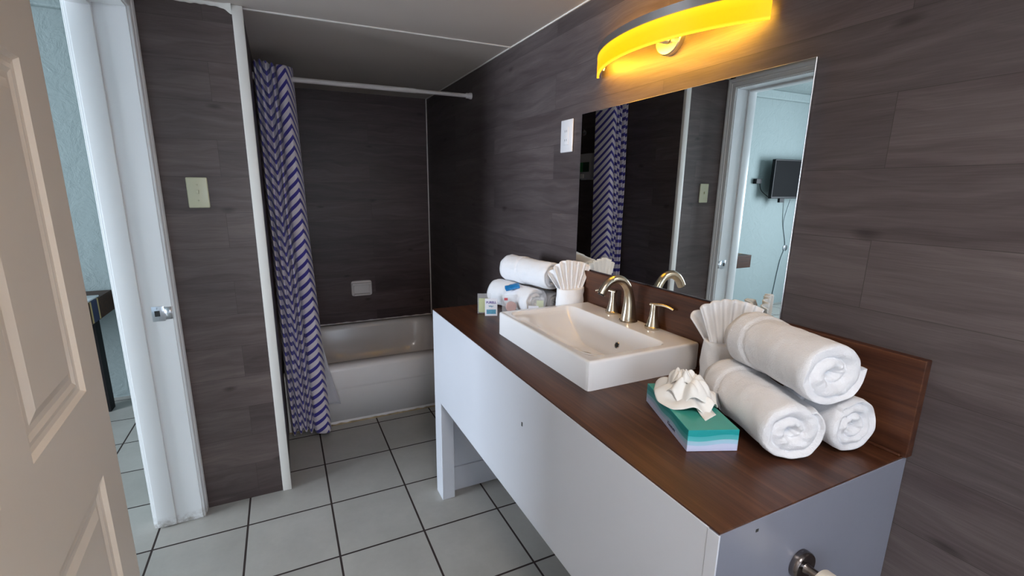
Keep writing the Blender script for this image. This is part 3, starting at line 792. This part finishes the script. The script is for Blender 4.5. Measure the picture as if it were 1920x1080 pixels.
t = thing('ceiling_lamp', 'round flush ceiling lamp in the bathroom behind the camera', 'ceiling lamp', (0.15, -0.25, H))
obj('canopy', lathe([(0.19, 0), (0.19, -0.02), (0.175, -0.03), (0.17, -0.03)], 40), 'steel', t, True)  # fixture added to go with the ceiling fill, out of view
# ================================================================== SWITCHES, OUTLET
s = thing('light_switch', 'ivory toggle light switch plate on the grey plank wall beside the doorway', 'light switch', (-0.2845, YS - 0.0005, 1.3535))
obj('plate', bx(-0.0355, 0.0355, -0.007, 0.0, -0.0575, 0.0575, bev=0.0045, seg=3), 'ivory', s, True)
obj('toggle', bx(-0.004, 0.004, -0.016, -0.006, -0.004, 0.010, bev=0.0015), 'ivory', s, True)
obj('slot', bx(-0.0055, 0.0055, -0.0075, -0.006, -0.013, 0.013), 'ivory', s)
for z in (-0.030, 0.030):
    q = lathe([(0.0028, 0), (0.002, 0.0012), (0, 0.0013)], 14, False); q.transform(Matrix.Translation((0, -0.007, z)) @ Matrix.Rotation(PI / 2, 4, 'X')); obj('screw', q, 'ivory', s)
s = thing('power_outlet', 'white wall outlet plate left of the mirror', 'outlet', (XW - 0.0005, 1.634, 1.579))
obj('plate', bx(-0.007, 0.0, -0.042, 0.042, -0.062, 0.062, bev=0.0035, seg=3), 'white_pl', s, True)
rc = obj('receptacle', bx(-0.0095, -0.006, -0.017, 0.017, -0.034, 0.034, bev=0.0012), 'white_pl', s, True)
for dz in (-0.020, 0.014):
    for dy in (-0.006, 0.006): obj('slot', bx(-0.0098, -0.009, dy - 0.0009, dy + 0.0009, dz, dz + 0.008), 'dark', rc)
for dy in (-0.006, 0.003): obj('test_button', bx(-0.0108, -0.009, dy, dy + 0.005, -0.006, 0.0), 'white_pl', rc)

# ================================================================== TOWELS
def roll_mesh(L, R, n=3, ph=0.0, seed=0.0, ecc=1.0, fold=0.62):
    NT_, NS, NE = 120, 44, 30
    R0 = 0.87 * R
    def rout(th): return R0 + (R - R0) * th / (2 * PI)
    def layer(rr): return n + (rr - R0) / (R - R0) if rr > R0 else n * (rr / R0) ** 0.9
    bm = bmesh.new(); rows = []
    def pt(rr, th, y):
        a = th + ph
        x, z = rr * math.cos(a), rr * math.sin(a)
        x *= ecc; z /= ecc ** 0.5
        k = 1.0 - 0.10 * max(0, -z / R - 0.6)
        p = Vector((x, y, z * k))
        q = Vector((p.x * 38 + seed, p.y * 38, p.z * 38)); nn = noise.noise(q) * 0.0016 + noise.noise(q * 0.33) * 0.0030
        d = Vector((x, 0, z)); d = d.normalized() if d.length > 1e-6 else d
        return p + d * nn * min(1, rr / (0.5 * R)) + Vector((0, noise.noise(q * 1.1 + Vector((9, 9, 9))) * 0.002, 0))
    ths = [2 * PI * j / NT_ * 0.9985 + 0.0005 for j in range(NT_)]
    def face_rows(y0, sg):
        out = []
        for i in range(NE + 1):
            rho = 1 - i / NE * 0.995
            row = []
            for th in ths:
                rr = rho * rout(th)
                fr_ = (layer(rr) - th / (2 * PI)) % 1.0
                if rho > 0.999: fr_ = 0.0
                bulge = max(0.0, 1 - (2 * fr_ - 1) ** 2) ** 0.5
                dep = 0.0125 * bulge * smoothstep(0.0, 0.25, rho) * (1 + 0.35 * noise.noise(Vector((math.cos(th) * 2 + seed, math.sin(th) * 2, rho * 3))))
                dep -= 0.012 * (1 - smoothstep(0.0, 0.35, rho))
                row.append(pt(rr, th, y0 + sg * dep))
            out.append(row)
        return out
    front = face_rows(0.012, -1)[::-1]; back = face_rows(L - 0.012, 1)
    side = []
    for i in range(1, NS):
        s_ = i / NS; y = 0.012 + (L - 0.024) * s_; row = []
        for th in ths:
            a = th + ph
            line = fold + 0.10 * math.sin(a - 0.6)
            st = 0.0035 * smoothstep(line, line + 0.018, s_) - 0.0035 * math.exp(-((s_ - line) / 0.012) ** 2)
            row.append(pt(rout(th) + st - 0.001 * math.sin(s_ * PI), th, y))
        side.append(row)
    V = grid(bm, front + side + back, True)
    bm.faces.new(V[0]); bm.faces.new(V[-1])
    return bm
def towel(label, group, p0, p1, R, seed, ph=0.6, ecc=1.0, fold=0.62, n=3):
    p0, p1 = Vector(p0), Vector(p1); d = p1 - p0; L = d.length
    o = obj('rolled_towel', roll_mesh(L, R, n, ph, seed, ecc, fold), 'terry', None, 'all')
    o.location = p0; o.rotation_euler = (0, 0, math.atan2(-d.x, d.y))
    return tag(o, label, 'towel', group)
zr = 0.054
GR = 'rolled bath towels stacked at the near end of the counter'
towel('rolled white towel lying beside the tissue box, front of the near stack', GR, (0.828, 0.478, ZV + 0.0600), (0.930, 0.705, ZV + 0.0600), 0.0615, 1.0, 0.9, 1.05, 0.66, 2)
towel('rolled white towel against the backsplash at the base of the near stack', GR, (0.960, 0.446, ZV + 0.0560), (0.985, 0.580, ZV + 0.0560), 0.0575, 5.0, 2.3, 1.0, 0.5)
towel('largest rolled white towel lying on top of the near stack', GR, (0.890, 0.458, ZV + 0.1710), (0.962, 0.685, ZV + 0.1710), 0.0650, 9.0, 0.2, 1.04, 0.70, 2)
GL = 'rolled bath towels stacked beyond the sink'
towel('rolled white towel behind the amenity packets, front of the far stack', GL, (0.897, 1.560, ZV + 0.060), (0.842, 1.820, ZV + 0.060), 0.060, 13.0, 0.8, 1.0, 0.45)
towel('rolled white towel half hidden behind the far stack, next to the wall', GL, (0.998, 1.575, ZV + 0.045), (0.985, 1.810, ZV + 0.045), 0.045, 17.0, 0.8, 1.0, 0.5)
towel('rolled white towel lying on top of the far stack', GL, (0.965, 1.545, ZV + 0.164), (0.895, 1.810, ZV + 0.164), 0.060, 21.0, 0.4, 1.0, 0.55)

# fan-folded washcloths standing in a folded pocket
def fan_cloth(label, loc, rotz, s=1.0, seed=0.0):
    t = thing('folded_washcloth', label, 'washcloth', loc, rotz, 'fan folded washcloths beside the sink')
    # pocket: soft tapered wrap
    bm = bmesh.new(); rows = []; NZ = 22; NA = 72
    for i in range(NZ + 1):
        h_ = i / NZ; z = 0.132 * s * h_; row = []
        for j in range(NA):
            a = 2 * PI * j / NA
            w_ = (0.052 + 0.003 * math.sin(h_ * PI) - 0.002 * h_) * s
            dz = 0.004 * math.sin(a + 0.7) * h_
            step = 0.0028 * smoothstep(0.0, 0.10, (h_ - 0.45 - 0.35 * math.cos(a))) * s
            nn = 0.003 * noise.noise(Vector((math.cos(a) * 2 + seed, math.sin(a) * 2, z * 40)))
            row.append(((w_ + step + nn) * math.cos(a), (w_ * 0.70 + step + nn) * math.sin(a), z + dz))
        rows.append(row)
    for k in (0.90, 0.6, 0.2):   # turn the rim inwards
        rows.append([(x * k, y * k, z - 0.006 * (1 - k)) for x, y, z in rows[NZ]])
    V = grid(bm, rows, True); bm.faces.new(V[0]); bm.faces.new(V[-1])
    obj('pocket', bm, 'cloth', t, 'all')
    # fan: pleated half disc
    def fan(R0, spread, lean, pleats, amp, yoff, name, sd):
        bm = bmesh.new(); rows = []; NA_ = pleats * 12
        for i in range(15):
            q = i / 14; row = []
            for j in range(NA_ + 1):
                a = -spread + 2 * spread * j / NA_
                c_ = math.cos(a * 2.4)
                rr = R0 * q * (0.80 + 0.20 * c_) * (1 + 0.05 * noise.noise(Vector((a * 3, sd, 0))))
                pl = amp * (0.25 + 0.75 * q) * (abs(math.sin(PI * pleats * j / NA_)) * 2 - 1)
                x = 0.85 * rr * math.sin(a) + 0.032 * a / spread; z = 0.098 * s + rr * math.cos(a) * 0.97
                y = yoff + pl + lean * q * q * R0
                row.append((x * s, y * s, z))
            rows.append(row)
        grid(bm, rows); o_ = obj(name, bm, 'cloth', t, 'all')
        md_ = o_.modifiers.new('s', 'SOLIDIFY'); md_.thickness = 0.0035; md_.offset = 0
        return o_
    fan(0.142, 0.40, 0.03, 6, 0.0075, -0.008, 'fan_pleats', seed)
    fan(0.125, 0.62, 0.20, 6, 0.0095, 0.012, 'fan_pleats', seed + 3)
    return t
fan_cloth('fan folded white washcloth standing between the sink and the near towel stack', (0.992, 0.765, ZV), math.radians(-30), 1.0, 2.0)
fan_cloth('fan folded white washcloth standing between the sink and the far towel stack', (0.990, 1.462, ZV), math.radians(-12), 1.0, 8.0)

# ================================================================== TISSUE BOX
tb = thing('tissue_box', 'flat teal and white tissue box with a tissue flower folded on top', 'tissue box', (0.679, 0.582, ZV + 0.0003), math.atan2(-0.042, 0.101))
TW, TL_, THh = 0.101, 0.222, 0.0455
bm = bmesh.new(); box(bm, 0, TW, 0, TL_, 0, THh, bev=0.0008, seg=1)
for q in bm.faces:
    if q.calc_center_median().z > THh - 0.0004: q.material_index = 1
obj('carton', bm, ['carton', 'carton_top'], tb)
mw = Matrix(((0, 0, -1, -0.0003), (-1, 0, 0, 0.075), (0, 1, 0, 0.013), (0, 0, 0, 1)))
M['ink'] = plain('dark_ink', (0.05, 0.05, 0.12), 0.5)
text_mesh('maker_name', 'Kleenex', 0.012, 'ink', tb, mw)
def rosette(cx_, cy_, z0, R0, lobes, amp, hgt, droop, sd, name, mid=0.0):
    bm = bmesh.new(); rows = []; NA = 140
    for i in range(27):
        q = i / 26; row = []
        for j in range(NA):
            a = 2 * PI * j / NA
            rr = R0 * (0.08 + 0.92 * q) * (1 + 0.12 * noise.noise(Vector((math.cos(a) * 1.7 + sd, math.sin(a) * 1.7, q * 1.5))))
            ruff = amp * q ** 1.2 * math.sin(lobes * a + 1.5 * math.sin(a * 2 + sd) + q * 1.2)
            fold_ = 0.006 * abs(noise.noise(Vector((math.cos(a) * 1.6 + sd, math.sin(a) * 1.6, q * 1.5)))) * 4 * (1 - q * 0.4)
            z = z0 + hgt * math.cos(q * PI * 0.5) ** 0.9 + ruff - droop * q * q * 0.5 + fold_ - mid * math.exp(-(q / 0.25) ** 2)
            row.append((cx_ + rr * math.cos(a), cy_ + rr * math.sin(a) * 1.12, max(z, THh + 0.0015)))
        rows.append(row)
    V = grid(bm, rows, True)
    o_ = obj(name, bm, 'paper', tb, 'all'); md_ = o_.modifiers.new('s', 'SOLIDIFY'); md_.thickness = 0.0009
    return o_
rosette(0.052, 0.140, THh + 0.004, 0.066, 6, 0.010, 0.026, 0.004, 2.0, 'tissue_flower')
rosette(0.058, 0.135, THh + 0.018, 0.050, 4, 0.013, 0.036, 0.004, 5.0, 'tissue_flower', 0.018)
rosette(0.050, 0.150, THh + 0.034, 0.030, 3, 0.011, 0.030, 0.004, 7.0, 'tissue_flower', 0.022)
bm = bmesh.new(); grid(bm, [[(0.050 + 0.033 * a_, 0.105 - 0.070 * b_ + 0.022 * a_, THh + 0.020 * (1 - b_) ** 2 + 0.0008 + 0.0015 * a_) for a_ in (0, .25, .5, .75, 1)] for b_ in [k / 10 for k in range(11)]])
o_ = obj('tissue_tail', bm, 'paper', tb, 'all'); md_ = o_.modifiers.new('s', 'SOLIDIFY'); md_.thickness = 0.0006

# ================================================================== AMENITY PACKETS
M['blue'] = plain('purple_blue_ink', (0.08, 0.04, 0.32), 0.5); M['sky'] = plain('light_blue_print', (0.10, 0.36, 0.55), 0.5, 0, 0.3, 300)
M['lime'] = plain('pale_green_soap', (0.50, 0.56, 0.22), 0.5); M['lime2'] = plain('pale_green_print', (0.60, 0.66, 0.42), 0.5)
M['pinks'] = plain('pink_soap', (0.62, 0.36, 0.33), 0.5, 0, 0.15, 40); M['cyanp'] = plain('bright_blue_wrap', (0.02, 0.24, 0.62), 0.3, 0, 0.3, 60, 0.4, 90)
M['red'] = plain('red_print', (0.5, 0.06, 0.08), 0.5); M['packw'] = plain('white_packet', (0.78, 0.80, 0.88), 0.35)
def upright(loc, ang, lean=0.15):
    return Matrix.Translation(loc) @ Matrix.Rotation(ang, 4, 'Z') @ Matrix.Rotation(-lean, 4, 'X')
def packet(name, label, loc, ang, w_, h_, mat, th=0.003, lean=0.15):
    t = thing(name, label, 'packet', (0, 0, 0)); t.matrix_world = upright(loc, ang, lean)
    t['group'] = 'amenity packets leaning on the far towels'
    obj('sachet', bx(-w_ / 2, w_ / 2, -th / 2, th / 2, 0, h_, bev=0.001, seg=1), mat, t)
    return t
FT = Matrix(((1, 0, 0, 0), (0, 0, -1, 0), (0, 1, 0, 0), (0, 0, 0, 1)))   # text plane facing local -y
def front_text(s_, size, mat, par, x, y, z, bold=0.0003):
    return text_mesh('printed_text', s_, size, mat, par, Matrix.Translation((x, y, z)) @ FT, bold=bold)
A0 = math.radians(-22)
t = packet('sanitizing_wipe', 'white wipe packet with purple lettering and blue panel, leftmost in front', (0.735, 1.640, ZV + 0.0003), A0, 0.050, 0.070, 'packw')
front_text('PURELL', 0.0125, 'blue', t, 0, -0.0019, 0.054); front_text('Wipe', 0.009, 'sky', t, 0, -0.0019, 0.039)
obj('printed_panel', bx(-0.019, 0.019, -0.0021, -0.0015, 0.008, 0.026), 'sky', t)
t = packet('sanitizing_wipe', 'white wipe packet with purple lettering tilted at the sink corner', (0.855, 1.510, ZV + 0.0003), A0 - 0.2, 0.040, 0.058, 'packw')
front_text('PURELL', 0.0105, 'blue', t, 0.002, -0.0019, 0.034); front_text('Wipe', 0.008, 'blue', t, 0, -0.0019, 0.020)
t = packet('soap_packet', 'pale green soap in clear film at the far left of the packets', (0.725, 1.688, ZV + 0.0003), A0, 0.054, 0.082, 'film', 0.012)
obj('soap_bar', bx(-0.022, 0.022, -0.004, 0.004, 0.004, 0.062, bev=0.002), 'lime', t)
t = packet('soap_packet', 'pink round soap in clear film between the two wipe packets', (0.798, 1.600, ZV + 0.0003), A0, 0.060, 0.088, 'film', 0.016)
sb_ = lathe([(0.0, -0.005), (0.019, -0.005), (0.022, 0.0), (0.019, 0.005), (0.0, 0.005)], 28, False); sb_.transform(Matrix.Translation((0.006, 0, 0.040)) @ Matrix.Rotation(PI / 2, 4, 'X')); obj('soap_bar', sb_, 'pinks', t, True)
obj('printed_mark', bx(-0.022, -0.008, -0.0088, -0.0082, 0.066, 0.076), 'red', t)
obj('soap_bar', bx(-0.020, 0.026, -0.006, 0.004, 0.003, 0.018, bev=0.002), 'lime2', t)
t = packet('lotion_packet', 'pale green packet in clear film beside the sink corner', (0.888, 1.530, ZV + 0.0003), A0 - 0.1, 0.050, 0.085, 'film', 0.010)
obj('printed_panel', bx(-0.006, 0.021, -0.0030, 0.0030, 0.004, 0.072, bev=0.001), 'lime2', t)
# blue wrapped packet tucked between the far towels
bm = bmesh.new(); rows = []
for i in range(13):
    row = []
    for j in range(9):
        a, b = i / 12 - 0.5, j / 8 - 0.5
        row.append((a * 0.058, b * 0.036, 0.003 + 0.006 * (1 - (2 * a) ** 2) * (1 - (2 * b) ** 2) + 0.003 * noise.noise(Vector((a * 7, b * 7, 2)))))
    rows.append(row)
grid(bm, rows)
o_ = obj('wrapped_packet', bm, 'cyanp', None, 'all'); md_ = o_.modifiers.new('s', 'SOLIDIFY'); md_.thickness = 0.004
o_.location = (0.838, 1.655, ZV + 0.104); o_.rotation_euler = (0.35, -0.25, -0.4)
tag(o_, 'bright blue wrapped packet tucked between the rolled towels beyond the sink', 'packet')

# ================================================================== TOILET PAPER HOLDER on the near end panel
t = thing('paper_holder', 'dark chrome round toilet paper holder on the near end of the vanity', 'toilet paper holder', (0.763, VN - 0.0005, 0.742))
fl = lathe([(0.026, 0), (0.0265, 0.003), (0.0265, 0.011), (0.0245, 0.0135), (0.0, 0.0135)], 40); fl.transform(Matrix.Rotation(PI / 2, 4, 'X')); obj('flange', fl, 'dchrome', t, True)
obj('arm', sweep([(0, -0.012, 0), (0, -0.020, 0), (0, -0.145, 0), (0, -0.149, 0)], [0.011, 0.0075, 0.0075, 0.005], 16), 'dchrome', t, True)
bm = bmesh.new(); rows = []
for (rr_, yy) in ((0.0222, 0.0), (0.0285, 0.0), (0.030, -0.002), (0.030, -0.098), (0.0285, -0.10), (0.0222, -0.10), (0.0222, 0.0)):
    rows.append([(rr_ * math.cos(2 * PI * k / 48), yy, rr_ * math.sin(2 * PI * k / 48)) for k in range(48)])
grid(bm, rows, True); bmesh.ops.remove_doubles(bm, verts=bm.verts, dist=1e-5)
o_ = obj('toilet_paper', bm, 'tpaper', None, True); o_.location = (0.763, VN - 0.036, 0.742 - 0.0146)
tag(o_, 'thin cream toilet paper roll hanging on the holder at the vanity end', 'toilet paper')

# ================================================================== BEDROOM FURNITURE
d = thing('desk', 'dark brown bedroom desk with inlaid cream and navy stripes, through the doorway', 'desk', (0, 0, 0))
dx0, dx1, dy0, dy1, dz0, dz1 = -2.15, -1.02, 3.12, 3.61, 0.615, 0.74
obj('desk_top', bx(dx0, dx1, dy0, dy1, dz0, dz1, bev=0.002), 'deskw', d)
for a, b, mt in ((3.225, 3.245, 'cream'), (3.245, 3.335, 'navy'), (3.335, 3.355, 'cream')):
    obj('inlay_stripe', bx(dx0 - 0.001, dx1 + 0.001, a, b, dz0 + 0.004, dz1 + 0.0008), mt, d)
for x in (dx1 - 0.175, dx0 + 0.06):
    obj('leg', bx(x, x + 0.12, 3.42, 3.50, 0.0, dz0), 'blackw', d)
t = thing('paper_tray', 'white tray with a folded white card on the bedroom desk', 'tray', (-1.135, 3.27, dz1 + 0.001))
obj('tray', bx(-0.16, 0.11, -0.085, 0.13, 0.0, 0.010, bev=0.003), 'white_pl', t)
obj('card', bx(-0.14, 0.0, 0.00, 0.09, 0.010, 0.11, bev=0.004), 'white_pl', t)

tv = thing('television', 'black flat television on a wall arm, seen in the mirror', 'television', (-3.27, BY1 - 0.13, 1.50), math.radians(3))
obj('casing', bx(-0.36, 0.36, -0.02, 0.02, -0.215, 0.215, bev=0.005), 'black', tv)
obj('screen', bx(-0.345, 0.345, -0.0215, -0.0195, -0.195, 0.200), 'screen', tv)
obj('wall_arm', bx(-0.04, 0.04, 0.02, 0.12, -0.06, 0.06), 'black', tv)
obj('port_box', bx(0.13, 0.20, -0.01, 0.018, -0.26, -0.215), 'black', tv)
a_ = thing('power_adapter', 'small black plug adapter on the wall beside the television', 'adapter', (-2.80, BY1 - 0.02, 1.475))
obj('plug_body', bx(-0.045, 0.045, -0.025, 0.018, -0.028, 0.028, bev=0.004), 'black', a_)
obj('cable', sweep(catmull([(-0.04, 0, -0.01), (-0.07, -0.01, -0.10), (-0.14, -0.05, -0.17)], 6), 0.004, 8), 'black', a_, True)
cb = obj('cable', sweep(catmull([(-3.36, BY1 - 0.06, 1.27), (-3.37, BY1 - 0.01, 1.0), (-3.46, BY1 - 0.008, 0.72), (-3.40, BY1 - 0.008, 0.5), (-3.34, BY1 - 0.008, 0.02)], 8), 0.006, 8), 'cable', None, True)
tag(cb, 'thin pale cable running down the wall below the television', 'cable')
ot = thing('cable_outlet', 'small round grey cable outlet low on the bedroom wall', 'outlet', (-3.47, BY1, 0.69))
q = lathe([(0.04, 0), (0.038, 0.01), (0.015, 0.014), (0.0, 0.014)], 24); q.transform(Matrix.Rotation(PI / 2, 4, 'X')); obj('cover', q, 'steel', ot, True)
struct('baseboard_bedroom', bx(BX0, XLO, BY1 - 0.006, BY1, 0, 0.012), 'stucco')
